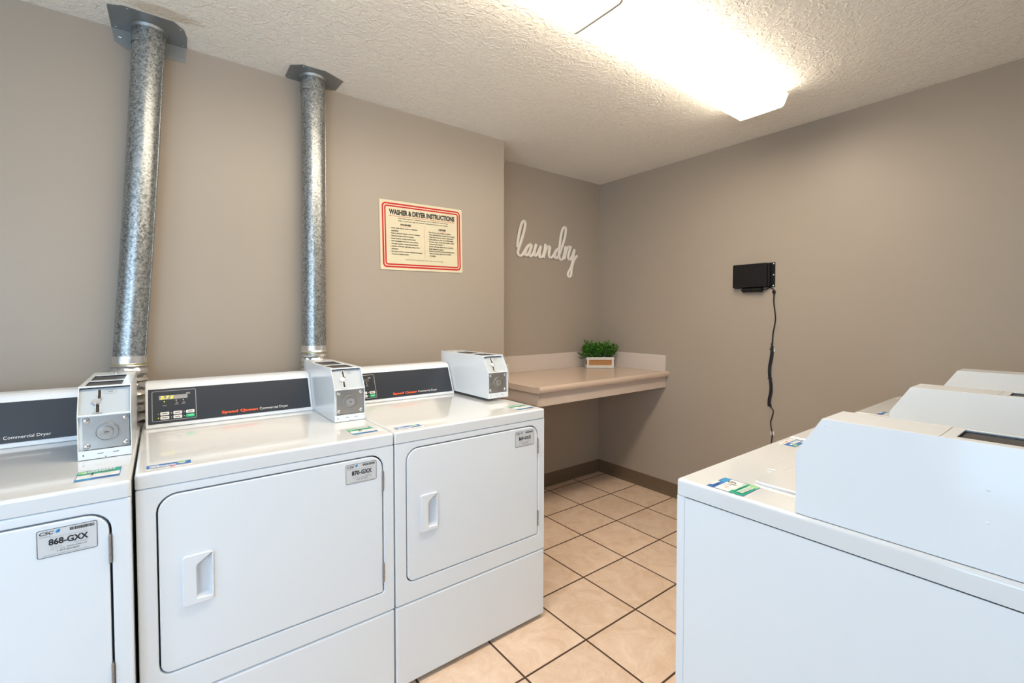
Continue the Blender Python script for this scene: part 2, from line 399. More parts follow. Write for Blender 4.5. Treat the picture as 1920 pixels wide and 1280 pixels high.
def cove(b, p0, p1, h=.1):
    """vinyl cove base from p0 to p1, the room on the left hand side of the walk"""
    p0, p1 = Vector((*p0, 0)), Vector((*p1, 0)); d = (p1-p0).normalized(); n = Vector((-d.y, d.x, 0))
    prof = [(0, 0), (.014, 0), (.0135, .003), (.007, .010), (.004, .022), (.0035, h-.003), (.002, h), (0, h)]
    t = bmesh.new(); A = [t.verts.new(p0+n*a+Vector((0, 0, z))) for a, z in prof]; C = [t.verts.new(p1+n*a+Vector((0, 0, z))) for a, z in prof]
    k = len(prof); t.faces.new(A); t.faces.new(C[::-1])
    for i in range(k): t.faces.new((A[i], C[i], C[(i+1) % k], A[(i+1) % k]))
    bmesh.ops.recalc_face_normals(t, faces=t.faces[:]); b.add(t, 'base')
q = B(); cove(q, (XE, YA), (XC, YA)); struct(q, 'baseboard_alcove')
q = B(); cove(q, (XE, YR), (XE, YA)); struct(q, 'baseboard_end')
q = B(); cove(q, (XC, YA), (XC, YW)); cove(q, (XC, YW), (XL, YW)); struct(q, 'baseboard_left')

# ------------------------------------------------------------------ ceiling lamps
def ceiling_lamp(x0, x1, label):
    yc = 1.098; t = thing('fluorescent_light', label, 'ceiling light', (x0+.61, yc, ZC), 0, 'fluorescent lights on the ceiling')
    L = x1-x0
    h = B(); h.box(-L/2+.004, L/2-.004, -.108, .108, -.020, 0, 'lamp_housing', .002); h.build('housing', t)
    # wraparound lens: a shallow trough, wide at the top, its lower edges rounded
    half = [(.128, -.022), (.124, -.032), (.1175, -.048), (.111, -.064), (.106, -.0725), (.099, -.076), (.06, -.077)]
    prof = [(-a, b) for a, b in half]+[(a, b) for a, b in half[::-1]]
    g = B(); g.prism(prof, -L/2+.006, L/2-.006, 'lens_side')
    k = g.mi('lens' if x0 > 1 else 'lens_bright')
    for fc in g.bm.faces:
        if fc.calc_center_median().z < -.0755: fc.material_index = k
    g.build('lens', t, wn=False)
    for s in (-1, 1):
        e = B(); out = [(-a*1.01, b*1.03) for a, b in half]+[(a*1.01, b*1.03) for a, b in half[::-1]]
        e.prism(out, *(sorted((s*(L/2-.0055), s*(L/2+.0005)))), 'lens_end'); e.build('end_cap', t)
    if x0 > 1:
        e = B(); e.prism([(-a*1.015, b*1.05) for a, b in half]+[(a*1.015, b*1.05) for a, b in half[::-1]], -L/2-.0052, -L/2-.0008, 'print_gray'); e.build('seam_strip', t)  # grey strip added to show the dark seam between the two lenses
    return t
ceiling_lamp(1.212, 2.43, 'fluorescent ceiling light reaching towards the back wall, all of its far end seen')
ceiling_lamp(-.012, 1.206, 'fluorescent ceiling light cut by the top of the picture, end to end with the other')

# ------------------------------------------------------------------ machines
DOOR = (.045, .641, .379, .846)
def screw(b, x, y, z, r=.003, axis='y-'): b.dome((x, y, z), r, r*.5, 'steel', axis)
def cabinet(root, w, off, has_door, plate_no=None):
    """shell shared by dryer and washer; front at y=0, left side at x=0, floor at z=0"""
    b = B()
    b.box(.004, w-.004, .02, DD-.002, .03, .872, 'gap')
    sy = .034 if has_door else .0232; b.box(.0012, .0045, sy, DD, .018, .8732, 'enamel', .0006); b.box(w-.0045, w-.0012, sy, DD, .018, .8715, 'enamel', .001)
    b.box(.003, w-.003, DD-.003, DD, .02, .8715, 'enamel'); b.box(w-.0052, w-.0035, .024, .029, .835, .866, 'gap')
    for x in (.05, w-.05):
        for y in (.06, DD-.06): b.cyl((x, y, 0), (x, y, .035), .018, 'black_plastic', n=16)
    b.build('cabinet', root, off)
    b = B(); t = bmesh.new(); bmesh.ops.create_cube(t, size=1)
    for v in t.verts: v.co = Vector((w*(v.co.x+.5), DD*(v.co.y+.5), .8745+(TOP-.8745)*(v.co.z+.5)))
    bmesh.ops.bevel(t, geom=[e for e in t.edges if max(v.co.z for v in e.verts) > .9], offset=.0085, segments=4, profile=.5, affect='EDGES')
    b.add(t, 'enamel_top'); b.build('top_panel', root, off)
    if has_door:
        b = B(); b.plate([rrect(.0012, w-.0012, .305, .8728, .006), rrect(DOOR[0]-.0035, DOOR[1]+.0045, DOOR[2]-.0035, DOOR[3]+.0035, (.028, .006, .046, .046))], .033, 'enamel', front(0, .034, 0), .004)
        b.build('front_panel', root, off)
        b = B(); b.box(.0012, w-.0012, .001, .034, .016, .302, 'enamel', .007, 4)
        b.build('lower_panel', root, off)
    else:
        b = B(); b.box(.0012, w-.0012, .001, .0225, .05, .8732, 'enamel', .003, 3)
        b.box(.006, w-.006, .018, .03, .02, .868, 'gap'); b.build('front_panel', root, off)
        b = B(); b.box(.01, w-.01, .012, .034, .012, .046, 'enamel', .002); b.build('kick_plate', root, off)
def door(root, off, number):
    x0, x1, z0, z1 = DOOR
    hx, hz = .094, .541
    d = B()
    d.plate([rrect(x0, x1, z0, z1, (.025, .004, .043, .043)), rrect(hx+.006, hx+.064, hz+.006, hz+.129)], .026, 'enamel', front(0, .0265, 0), .003)
    d = d.build('door', root, off)
    # handle: bevelled bezel, its right half sunk into a scooped pocket with a slanted top
    hw, hh = .070, .135
    hole = [(.031, .014), (.064, .014), (.066, .020), (.0655, hh-.008), (.034, hh-.028), (.031, hh-.034)]
    h = B(); h.plate([rrect(0, hw, 0, hh, .009), hole], .0062, 'white_plastic', front(hx-.001, .0004, hz), .0026)
    t = bmesh.new(); cx, cy = .048, .062; n = len(hole); rings = []
    for dep, sc in ((-.001, 1.04), (.010, .97), (.018, .80), (.021, .5)):
        rings.append([t.verts.new((hx-.001+cx+(u-cx)*sc, -.003+dep, hz+cy+(v-cy)*(sc*.4+.6))) for u, v in hole])
    for a, c in zip(rings, rings[1:]):
        for k in range(n): t.faces.new((a[k], a[(k+1) % n], c[(k+1) % n], c[k]))
    t.faces.new(rings[-1]); bmesh.ops.recalc_face_normals(t, faces=t.faces[:])
    for f in t.faces: f.normal_flip()
    h.add(t, 'white_plastic'); h.build('handle', d, off, sharp=50)
    for z in (.724, .412):
        g = B(); g.box(x1-.001, x1+.0035, -.0025, .02, z, z+.068, 'hinge', .001)
        for k in range(3): g.cyl((x1+.0015, -.002, z+.003+k*.0225), (x1+.0015, -.002, z+.020+k*.0225), .0026, 'hinge', n=12)
        g.build('hinge', root, off)
    # asset plate
    p = P(); p.rect(0, .101, 0, .064, 'label_silver', .005); p.ring(.0004, .1006, .0004, .0636, .0011, 'print_black', .0045)
    p.text('CSC', .0045, .0515, 'print_black', width=.024, height=.0075, bold=.025, shear=.25)
    p.poly([(.0315, .0525), (.035, .0565), (.0385, .0605), (.0345, .0605), (.0305, .0565)], 'sky_blue'); p.poly([(.0315, .0525), (.0375, .0540), (.0385, .0605), (.035, .0565)], 'blue')
    p.text('ServiceWorks', .0045, .0465, 'print_gray', width=.018, height=.0028)
    x = .054; rnd = random.Random(int(number[:3]))
    while x < .095:
        bw = rnd.choice((.0005, .0009, .0013)); p.rect(x, x+bw, .0525, .0592, 'print_black', lift=.0009); x += bw+rnd.choice((.0005, .0009))
    p.text('Please use this number to report anything not working', .021, .0435, 'print_gray', width=.062, height=.0020)
    p.text(number, .019, .0265, 'print_black', width=.066, height=.0145, bold=.03)
    p.text('For Service', .023, .0205, 'print_gray', width=.018, height=.0024); p.text('Para Servicio', .062, .0220, 'print_gray', width=.021, height=.0024)
    p.text('Visit our website', .0215, .0160, 'print_gray', width=.024, height=.0024); p.text('WWW.CSCSW.COM', .048, .0160, 'print_black', width=.034, height=.0026)
    p.text('1-877-264-6622', .0335, .0098, 'print_black', width=.036, height=.0038)
    p.text('THIS MACHINE IS PROPERTY OF THE SERVICE COMPANY', .010, .0040, 'print_gray', width=.080, height=.0019)
    q = B(); q.box(.5205, .6205, .0001, .0008, .7705, .8335, 'label_silver'); q.print_(p, front(.52, 0.0, .770))
    o = q.build('asset_label', d, off, wn=False, smooth=False); o['label'] = 'silver label with black border reading '+number
    return d
S0 = (.565, TOP); S1 = (.625, 1.060)          # console fascia slope, bottom and top, local (y, z)
def fascia(lx):
    n = Vector((0, -(S1[1]-S0[1]), S1[0]-S0[0])).normalized(); v = Vector((0, S1[0]-S0[0], S1[1]-S0[1])).normalized()
    return frame((lx, S0[0], S0[1]), (1, 0, 0), v, n)
SL = math.hypot(S1[0]-S0[0], S1[1]-S0[1])/(S1[1]-S0[1])
def console(root, off, w, kind, lit=True):
    x0, x1 = .011, w-.117
    prof = [(S0[0], TOP+.0005), (S0[0]+.0545, 1.050), (S0[0]+.064, 1.063), (S0[0]+.082, 1.070), (.700, 1.070), (.703, 1.067), (.703, TOP+.0005)]
    b = B(); b.prism(prof, x0, x1, 'white_plastic', .0045, 3); c = b.build('console', root, off)
    xl, xr = x0+.008, x1-.0095
    p = B(); p.plate([rrect(0, xr-xl, 0, .117*SL, .002)], .0022, 'panel', fascia(xl) @ Matrix.Translation((0, .0145*SL, .0003)), .0006)
    p.build('control_panel', c, off)
    p = P(); W_ = xr-xl
    base = fascia(xl) @ Matrix.Translation((0, .0145*SL, .0026))
    p.ring(.0105, .141, .008, .1095*SL, .0016, 'panel_line', .005)
    pp, p = p, P(); p.k = 3
    if kind == 'dryer':
        p.text('Speed Queen', W_-.318, .0085, 'orange', width=.122, height=.0135, bold=.03)
        p.text('Commercial Dryer', W_-.190, .0085, 'print_white', width=.103, height=.0125)
    else:
        p.text('Speed Queen', W_-.318, .0085, 'orange', width=.122, height=.0135, bold=.03)
        p.text('Commercial Washer', W_-.190, .0085, 'print_white', width=.113, height=.0125)
    q = B(); q.print_(p, base); q.build('brand_lettering', c, off, wn=False, smooth=False); p = pp
    for i, x in enumerate((.046, .081, .102)):
        yv = .078+(.000 if i else -.002); t = bmesh.new(); bmesh.ops.create_circle(t, cap_ends=True, segments=12, radius=.0016); p.add(t, 'digit' if (i == 0 and lit) else 'led_dim', Matrix.Translation((x, yv+.002, .0010)))
        if i: p.poly([(x-.004, yv-.009), (x+.005, yv-.009), (x+.002, yv-.003), (x, yv-.006)], 'print_gray'); 
        p.rect(x-.0055, x+.0065, yv-.0135, yv-.0115, 'print_gray')
    p.rect(x0+.100, x0+.112, .1000, .1065, 'print_gray')
    o = P(); q = B(); q.print_(p, base); q.build('panel_print', c, off, wn=False, smooth=False)
    if kind == 'dryer':
        o = P(); o.rect(0, .084, 0, .0150, 'lcd' if lit else 'lcd_dark')
        for k in range(6):
            if lit and k < 3: continue
            xx = .003+k*.0135
            if lit:
                o.ring(xx+.002, xx+.0105, .002, .0072, .0009, 'panel_line'); o.ring(xx+.002, xx+.0105, .0066, .0122, .0009, 'panel_line')
        if lit: o.text('2.', .003, .0022, 'digit', width=.0150, height=.0112, bold=.02, shear=.12); o.text('7', .0205, .0022, 'digit', width=.009, height=.0112, bold=.02, shear=.12); o.text('5', .0325, .0022, 'digit', width=.010, height=.0112, bold=.02, shear=.12)
        q = B(); q.print_(o, base @ Matrix.Translation((.031, .0855, .0006))); q.build('display', c, off, wn=False, smooth=False)
        for r in range(2):
            for k in range(3):
                kx, ky = .034+k*.0375, .0245-r*.0150+.001
                green = r == 1 and k == 2
                q = B(); q.plate([rrect(0, .0255, 0, .0115, .0022)], .0014, 'green_key' if green else 'label_white', base @ Matrix.Translation((kx, ky+.003, .0002)), .0004)
                o = P()
                if not green: o.rect(.005, .0205, .0038, .0078, 'print_gray')
                else: o.rect(.006, .0205, .0052, .0068, 'print_white')
                t = bmesh.new(); bmesh.ops.create_circle(t, cap_ends=True, segments=10, radius=.0014); o.add(t, 'digit' if (lit and k == 0 and r == 1) else 'led_dim', Matrix.Translation((-.0055, .0058, -.0004)))
                q.print_(o, base @ Matrix.Translation((kx, ky+.003, .0017)))
                ob = q.build('push_button', c, off, wn=False)
                if green: ob['label'] = 'green start button'
    return c
def meter(root, off, w, inset, lift, front_y, has_front_window):
    """coin meter case standing on the right end of the top panel; front_y = local y of its foot"""
    W_ = .114; x1 = w-inset; x0 = x1-W_; z0 = TOP+lift; f = front_y
    A = (f, z0+.001); Bp = (f, z0+.124); Cp = (f+.045, z0+.199); zt = z0+.199; yb = .712
    if has_front_window: yb = .715
    out = [A, Bp, Cp, (yb, zt), (yb, z0+.001)]
    b = B(); th = .0022
    for a in (x0, x1-th): b.prism(out, a, a+th, 'enamel', .0009, 2)
    for a, c in (((f, Bp[1]), None),): pass
    b.box(x0+.001, x1-.001, yb-.0025, yb, z0+.001, zt-.001, 'enamel')
    # front frame edges: sill strip, middle shelf, brow
    b.box(x0+.001, x1-.001, f+.001, f+.0035, z0+.0015, z0+.026, 'enamel', .0008)
    dy, dz = Cp[0]-Bp[0], Cp[1]-Bp[1]; l = math.hypot(dy, dz); vy, vz = dy/l, dz/l; ny, nz = -vz, vy
    mxs = frame((x0, Bp[0], Bp[1]), (1, 0, 0), (0, vy, vz), (0, ny, nz))
    b.box(x0+.001, x1-.001, f+.0005, f+.016, Bp[1]-.0045, Bp[1]+.0005, 'enamel', .0012)
    b.plate([rrect(.001, W_-.001, l-.004, l, 0)], .003, 'enamel', mxs @ Matrix.Translation((0, 0, -.0032)))
    # top
    wins = ([(Cp[0]+.008, Cp[0]+.128)] if has_front_window else []) + [(Cp[0]+.185 if not has_front_window else Cp[0]+.152, Cp[0]+.30)]
    loops = [rrect(.0008, W_-.0008, Cp[0], yb, 0)]+[rrect(.012, W_-.022, a, c, .001) for a, c in wins]
    b.plate(loops, .0025, 'enamel', top(x0, 0, zt-.0025), .0008)
    if not has_front_window: b.box(x0+.002, x1-.002, Cp[0]+.167, Cp[0]+.168, zt-.0008, zt+.0002, 'print_gray')
    mc = b.build('coin_meter_case', root, off)
    for a, c in wins:
        q = B(); q.box(x0+.010, x1-.020, a-.002, c+.002, zt-.0065, zt-.0045, 'window_dark'); q.build('inset_plate', mc, off)
    q = B(); q.cyl((x0+.062, Cp[0]+.335, zt), (x0+.062, Cp[0]+.335, zt+.004), .0065, 'steel', n=16, bev=.0015); q.build('bolt', mc, off)
    # coin face, sunk behind the sloping frame
    q = B(); q.box(.0022, W_-.0022, .002, l-.004, -.0125, -.0105, 'coin_plate', mx=mxs)
    q.build('coin_plate', mc, off)
    q = P(); q.rect(.0412, .0475, .052, .078, 'print_black', .001); q.rect(.0378, .0450, .009, .034, 'print_black', .001)
    hx = [(.053, .0705), (.0595, .0765), (.0765, .0765), (.083, .0705), (.0765, .0645), (.0595, .0645)]
    t = curve_bm([hx, [(.0535+(a-.053)*.965, .0705+(c-.0705)*.84) for a, c in hx]], 0); q.add(t, 'print_gray', Matrix.Translation((0, 0, .0004)))
    q.text('25¢', .0625, .0680, 'print_black', width=.011, height=.0052)
    r = B(); r.print_(q, mxs @ Matrix.Translation((0, 0, -.0103)))
    r.build('coin_print', mc, off, wn=False, smooth=False)
    q = B()
    for xx in (.0408, .0484): q.box(xx-.0009, xx, .051, .079, -.0105, -.0085, 'steel', .0003, mx=mxs)
    q.box(.0405, .0475, .0785, .0798, -.0105, -.0085, 'steel', mx=mxs); q.box(.0365, .0378, .010, .035, -.0105, -.0082, 'steel', .0003, mx=mxs); q.box(.0450, .0463, .010, .035, -.0105, -.0082, 'steel', .0003, mx=mxs)
    q.cyl((.038, .0420, -.0105), (.038, .0420, -.004), .0085, 'steel', n=24, bev=.0018, mx=mxs)
    q.cyl((.044, .048, -.0105), (.049, .052, -.006), .0025, 'steel', n=10, mx=mxs)
    q.box(.030, .053, .005, .0085, -.0105, -.004, 'steel', .001, mx=mxs)
    q.build('coin_slot', mc, off)
    # vault plate with its lock and four bolts
    q = B(); q.box(x0+.010, x1-.004, f+.0085, f+.011, z0+.026, Bp[1]-.0045, 'lock_metal', .0008)
    q.box(x0+.002, x0+.011, f+.010, f+.011, z0+.002, Bp[1]-.003, 'enamel'); q.build('vault_plate', mc, off)
    cx, cz = x0+.060, z0+.072
    q = B(); mxf = front(cx, f+.0085, cz)
    q.cyl((0, 0, -.001), (0, 0, .003), .0285, 'lock_metal', n=40, bev=.0015, mx=mxf)
    t = bmesh.new(); n = 40; rings = []
    for rr, zz in ((.0265, .003), (.0255, .0055), (.0225, .0055), (.021, .002)): rings.append([t.verts.new((rr*math.cos(k*math.tau/n), rr*math.sin(k*math.tau/n), zz)) for k in range(n)])
    for a, c in zip(rings, rings[1:]):
        for k in range(n): t.faces.new((a[k], a[(k+1) % n], c[(k+1) % n], c[k]))
    bmesh.ops.recalc_face_normals(t, faces=t.faces[:]); q.add(t, 'lock_metal', mxf)
    q.cyl((0, 0, .002), (0, 0, .0085), .0165, 'steel', r2=.0150, n=32, bev=.0015, mx=mxf)
    q.box(-.004, .0055, .000, .0022, .0083, .0088, 'gap', mx=mxf); q.box(-.004, -.0028, -.005, .001, .0083, .0088, 'print_gray', mx=mxf); q.box(-.003, .0035, -.0055, -.0045, .0083, .0088, 'print_gray', mx=mxf)
    q.build('lock', mc, off)
    for xx in (x0+.018, x1-.013):
        for zz in (z0+.037, Bp[1]-.016):
            q = B(); q.dome((xx, f+.0085, zz), .0080, .0055, 'steel'); q.build('bolt', mc, off)
    for u0, u1, v0, v1 in ((.040, .053, .0145, .0160), (.073, .086, .0145, .0160), (.010, .013, .012, .016), (.056, .059, .0035, .0055)):
        q = P(); q.rect(u0, u1, v0, v1, 'gap'); r = B(); r.print_(q, front(x0, f+.0009, z0)); r.build('slot', mc, off, wn=False, smooth=False)
    # small pressed fixing dimples on the side towards the room
    for yy, zz in ((f+.014, .045), (f+.05, .187), (f+.27, .128), (f+.27, .077)):
        q = B(); q.dome((x0+.0002 if has_front_window else x1-.0002, yy, z0+zz), .003, .0008, 'enamel', 'x-'); q.build('fixing', mc, off)
    return mc
def blue_sticker(root, off, x, y, ang=0):
    p = P(); p.rect(0, .098, 0, .050, 'label_white', .002); p.rect(.001, .097, .015, .049, 'blue')
    p.rect(.006, .028, .037, .041, 'print_white')
    xx = .008
    for k, wd in enumerate((.007, .007, .007, .004, .007, .007, .007, .004, .006, .006, .006, .006)):
        p.rect(xx, xx+wd*.72, .020, .033, 'print_white', lift=.0004); 
        if wd > .005: p.rect(xx+.0016, xx+wd*.5, .0225, .0305, 'blue', lift=.0005)
        xx += wd*.75
    p.poly([(.062, .040), (.070, .046), (.080, .047), (.090, .042), (.080, .037), (.070, .036)], 'lime'); p.rect(.068, .084, .027, .034, 'print_white')
    p.rect(.010, .040, .008, .0095, 'print_gray'); p.rect(.050, .061, .006, .0115, 'orange'); p.rect(.067, .090, .008, .0095, 'print_gray')
    q = B(); q.print_(p, top(x, y, TOP+.0002) @ Matrix.Rotation(ang, 4, 'Z')); o = q.build('service_sticker', root, off, wn=False, smooth=False)
    o['label'] = 'blue and white sticker with a green leaf mark'
def green_sticker(root, off, x, y, number, ang=0):
    p = P(); p.rect(0, .084, 0, .084, 'label_white'); p.rect(0, .084, 0, .017, 'blue'); p.rect(0, .03, 0, .017, 'sky_blue'); p.rect(0, .084, .050, .084, 'green'); p.rect(0, .015, .062, .084, 'lime')
    p.ring(0, .084, 0, .084, .0014, 'blue')
    for k in range(9): p.rect(.013+k*.0068, .0175+k*.0068, .064, .077, 'print_white'); p.rect(.0146+k*.0068, .016+k*.0068, .067, .074, 'green')
    for k in range(12): p.rect(.010+k*.0052, .0135+k*.0052, .055, .059, 'print_white')
    for k in range(7): p.rect(.045+k*.005, .0485+k*.005, .005, .012, 'print_white')
    p.text(number, .031, .0235, 'print_black', height=.0215, align='CENTER', bold=.01)
    for k in range(3): p.rect(.048, .076-k*.004, .040-k*.006, .0415-k*.006, 'print_gray')
    q = B(); q.print_(p, top(x, y, TOP+.0002) @ Matrix.Rotation(ang, 4, 'Z')); o = q.build('number_sticker', root, off, wn=False, smooth=False)
    o['label'] = 'green, white and blue sticker with the number '+number
def dryer(left, yf, number, label, sticker, lit, mlift=0, minset=.008, st=(.548, .046), ang=0):
    root = thing('clothes_dryer', label, 'dryer', (left+DW/2, yf+DD/2, 0), 0, 'coin operated dryers along the left wall')
    off = Vector((-DW/2, -DD/2, 0))
    cabinet(root, DW, off, True); door(root, off, number); console(root, off, DW, 'dryer', lit)
    meter(root, off, DW, minset, mlift, .2675, True)
    blue_sticker(root, off, .022, .016); green_sticker(root, off, st[0], st[1], sticker, ang)
    return root
dryer(-.7455, YF-.04, '868-GXX', 'white coin dryer numbered 868, nearest on the left and cut by the frame', '1', True, st=(.575, .060))
dryer(-.058, YF, '870-GXX', 'white coin dryer numbered 870, middle of the three, price lit in yellow', '2', True, minset=.003, st=(.565, .055), ang=.0)
dryer(.6275, YF, '869-GXX', 'white coin dryer numbered 869, beside the folding counter, open floor to its right', '3', False, mlift=.012, minset=-.003, st=(.570, .042), ang=.0)

def washer(right, yf, label, number):
    """front faces +y: local frame turned half round"""
    root = thing('washing_machine', label, 'washer', (right+WW/2, yf-DD/2, 0), math.pi, 'coin operated top loading washers on the right')
    off = Vector((-WW/2, -DD/2, 0))
    cabinet(root, WW, off, False); console(root, off, WW, 'washer'); meter(root, off, WW, .008, 0, .262, False)
    lx0, lx1, ly0, ly1 = .105, WW-.111, .132, .520
    b = B(); g0, g1 = lx1-.240, lx1-.133
    # lid with a finger scoop in its front edge
    out = rrect(lx0, lx1, ly0, ly1, .016)
    i = 7; scoop = [(g0-.012, ly0), (g0, ly0+.014), (g1, ly0+.014), (g1+.012, ly0)]
    out = out[:i]+scoop+out[i:]
    b.plate([out], .0075, 'enamel_top', top(0, 0, TOP-.001), .003)
    b.build('lid', root, off)
    b = B(); b.box(g0-.006, g1+.006, ly0-.024, ly0+.012, TOP-.0005, TOP+.0035, 'enamel_top', .0018); b.build('lid_grip', root, off)
    blue_sticker(root, off, .022, .020); green_sticker(root, off, WW-.093, .074, number)
    return root
washer(1.0, .64, 'white top loading washer nearest the camera, its broad side facing us', '6')
washer(1.643, .64, 'white top loading washer in the middle, only its coin case and top showing', '5')
washer(2.286, .64, 'white top loading washer farthest away, next to the end wall', '4')

# ------------------------------------------------------------------ vent pipes
def vent(name_label, pts, r, collar, bend, foil_top, foil_pts):
    t = thing('vent_pipe', name_label, 'vent pipe', (pts[0][0], pts[0][1], ZC), 0, 'galvanised vent pipes')
    o = Vector((-pts[0][0], -pts[0][1], -ZC))
    b = B(); b.tube(pts, r, 'galv', n=40, caps=False)
    p0, p1 = Vector(pts[0]), Vector(pts[-1]); b.tube([p0, p0+(Vector(pts[1])-p0).normalized()*.07], r+.0018, 'galv', n=40, caps=False)
    sd = (Vector((1, -.45, 0))).normalized()*(r+.0006)
    b.tube([Vector(p)+sd for p in pts], .0016, 'galv', n=6)
    b.build('pipe', t, o)
    # ceiling collar plate, folded down on the wall where it is too deep
    b = B(); hole = [(pts[0][0]+(r+.001)*math.cos(k*math.tau/32), pts[0][1]+(r+.001)*math.sin(k*math.tau/32)) for k in range(32)]
    b.plate([collar], .0015, 'galv_plate', top(0, 0, ZC-.0022))
    if bend: b.plate([bend], .0015, 'galv_plate', front(0, YW-.0005, 0))
    b.cyl((pts[0][0], pts[0][1], ZC-.012), (pts[0][0], pts[0][1], ZC-.002), r+.004, 'galv_plate', r2=r+.007)
    b.build('collar_plate', t, o)
    s = B(); cx = sum(c[0] for c in collar)/len(collar); cy = sum(c[1] for c in collar)/len(collar)
    for c in collar[::2]: s.dome((cx+(c[0]-cx)*.88, cy+(c[1]-cy)*.86, ZC-.0025), .004, .0018, 'steel', 'z')
    if bend: s.dome((bend[0][0]+.02, YW-.0025, ZC-.03), .004, .0018, 'steel'); s.dome((bend[1][0]-.02, YW-.0025, ZC-.03), .004, .0018, 'steel')
    s.build('screw', t, o)
    # crumpled foil sleeve below
    rnd = random.Random(int(r*1e4)+len(pts)); P_ = [Vector(p) for p in foil_pts]; path = []; N = 70
    for i in range(N+1):
        u = i/N*(len(P_)-1); k = min(int(u), len(P_)-2); path.append(P_[k].lerp(P_[k+1], u-k))
    rad = [r+.002+(0 if i < 4 else .004*math.sin(i*2.1)+rnd.uniform(-.003, .003)) for i in range(N+1)]
    b = B(); b.tube(path, r, 'foil_tape', n=28, rad=rad)
    for v in b.bm.verts:
        if v.co.z < foil_top-.03: v.co += Vector((rnd.uniform(-1, 1), rnd.uniform(-1, 1), rnd.uniform(-1, 1)))*.0028
    b.build('foil_duct', t, o, wn=False, sharp=18)
    b = B(); b.tube([P_[0]+Vector((0, 0, -.028)), P_[0]+Vector((0, 0, -.031))], r+.0058, 'clamp', n=32); q = b.build('duct_clamp', t, o)
    return t
vent('galvanised vent pipe leaning slightly, nearer one behind the leftmost coin dryer',
     [(-.014, 2.272, ZC), (-.020, 2.272, 2.30), (-.040, 2.272, 1.95), (-.070, 2.272, 1.50), (-.095, 2.272, 1.150)], .0505,
     [(-.128, YW-.001), (-.131, 2.175), (-.085, 2.150), (.060, 2.152), (.092, 2.190), (.104, 2.245), (.106, YW-.001)],
     [(-.128, ZC), (.106, ZC), (.100, ZC-.062), (-.085, ZC-.070), (-.120, ZC-.052)][::-1],
     1.15, [(-.095, 2.272, 1.16), (-.098, 2.27, 1.0), (-.09, 2.262, .8), (-.2, 2.255, .55), (-.38, 2.26, .3)])
vent('galvanised vent pipe standing plumb, farther one behind the middle and right dryers',
     [(.5795, 2.268, ZC), (.578, 2.268, 2.0), (.5735, 2.268, 1.5), (.570, 2.268, 1.165)], .0515,
     [(.472, 2.320), (.470, 2.205), (.512, 2.172), (.608, 2.166), (.700, 2.208), (.696, 2.318), (.672, YW-.001), (.484, YW-.001)],
     None, 1.165, [(.570, 2.268, 1.175), (.570, 2.268, 1.05), (.565, 2.262, .85), (.48, 2.258, .6), (.32, 2.26, .3)])

# ------------------------------------------------------------------ instruction sign
sg = thing('instruction_sign', 'cream washer and dryer instructions sign with double red border on the left wall', 'sign', (1.168, YW, 1.745))
o = Vector((-1.168, -YW, -1.745))
rot = Matrix.Rotation(.012, 4, 'Y')
b = B(); mxs = Matrix.Translation((1.168, YW, 1.745)) @ Matrix.Rotation(-.018, 4, 'Y') @ Matrix.Translation((-1.168, -YW, -1.745))
SW_, SH_ = .500, .368
base = mxs @ front(1.168-SW_/2, YW-.0045, 1.745-SH_/2)
b.plate([rrect(0, SW_, 0, SH_, (.004, .012, .004, .004))], .003, 'sign', base @ Matrix.Translation((0, 0, -.003)), .0008); b.build('board', sg, o)
p = P(); p.ring(.013, SW_-.013, .013, SH_-.013, .0085, 'red', .022); p.ring(.0265, SW_-.0265, .0265, SH_-.0265, .0075, 'red', .014)
b = B(); b.print_(p, base @ Matrix.Translation((0, 0, .0002))); b.build('border', sg, o, wn=False, smooth=False)
p = P()
p.text('WASHER & DRYER INSTRUCTIONS', .052, .293, 'print_black', width=.398, height=.029, bold=.058)
p.rect(.052, .452, .2855, .2875, 'red')
p.text('Not responsible for clothes damage due to misuse or overloading.', .104, .2725, 'print_black', width=.302, height=.0072, bold=.028)
p.text('Refer to garment tags for special washing and drying instructions.', .104, .2595, 'print_black', width=.302, height=.0072, bold=.028)
p.text('WASHER', .113, .2385, 'print_black', width=.065, height=.0105, bold=.05); p.rect(.113, .178, .233, .2345, 'red_thin')
p.text('DRYER', .345, .2315, 'print_black', width=.048, height=.0105, bold=.05); p.rect(.345, .393, .226, .2275, 'red_thin')
p.rect(.2555, .2568, .068, .247, 'red_thin')
LW = [(1, 'Only wash items what is machine', .152), (0, 'washable.', .042), (1, 'Select desired washer control settings.', .168), (1, 'Check pockets before loading.', .130), (1, 'Load clothes evenly and loosely.', .142), (1, 'Add detergent. See box instructions.', .156), (1, 'To start washer, close lid and insert', .155), (0, 'coin(s). (Washer will stop when lid is', .163), (0, 'opened.)', .038), (1, 'For best results remove clothes promptly', .178), (0, 'at end of washer cycle.', .098)]
y = .2185
for bl, s, wd in LW:
    if bl: p.rect(.050, .0525, y+.002, y+.0045, 'red_thin', lift=.0004)
    p.text(s, .0615, y, 'print_black', width=wd, height=.0082, bold=.03); y -= .0138
LD = [(1, 'Do not dry wool, rubber or plastics.', .140), (1, 'Select desired dryer temperature setting.', .164), (1, 'Clean lint screen for faster drying time.', .156), (1, 'Load clothes so they can tumble freely.', .156), (1, 'To start dryer, close door, insert coin(s)', .160), (0, 'and push start button.', .088), (0, '(Dryer will stop when door is opened.)', .154), (0, 'Push button to restart.', .092), (1, 'Remove wearable and permanent press', .160), (0, 'items promptly when dry to avoid', .136), (0, 'wrinkling.', .040)]
y = .2135
for bl, s, wd in LD:
    if bl: p.rect(.272, .2745, y+.002, y+.0045, 'red_thin', lift=.0004)
    p.text(s, .2830, y, 'print_black', width=wd, height=.0082, bold=.03); y -= .0130
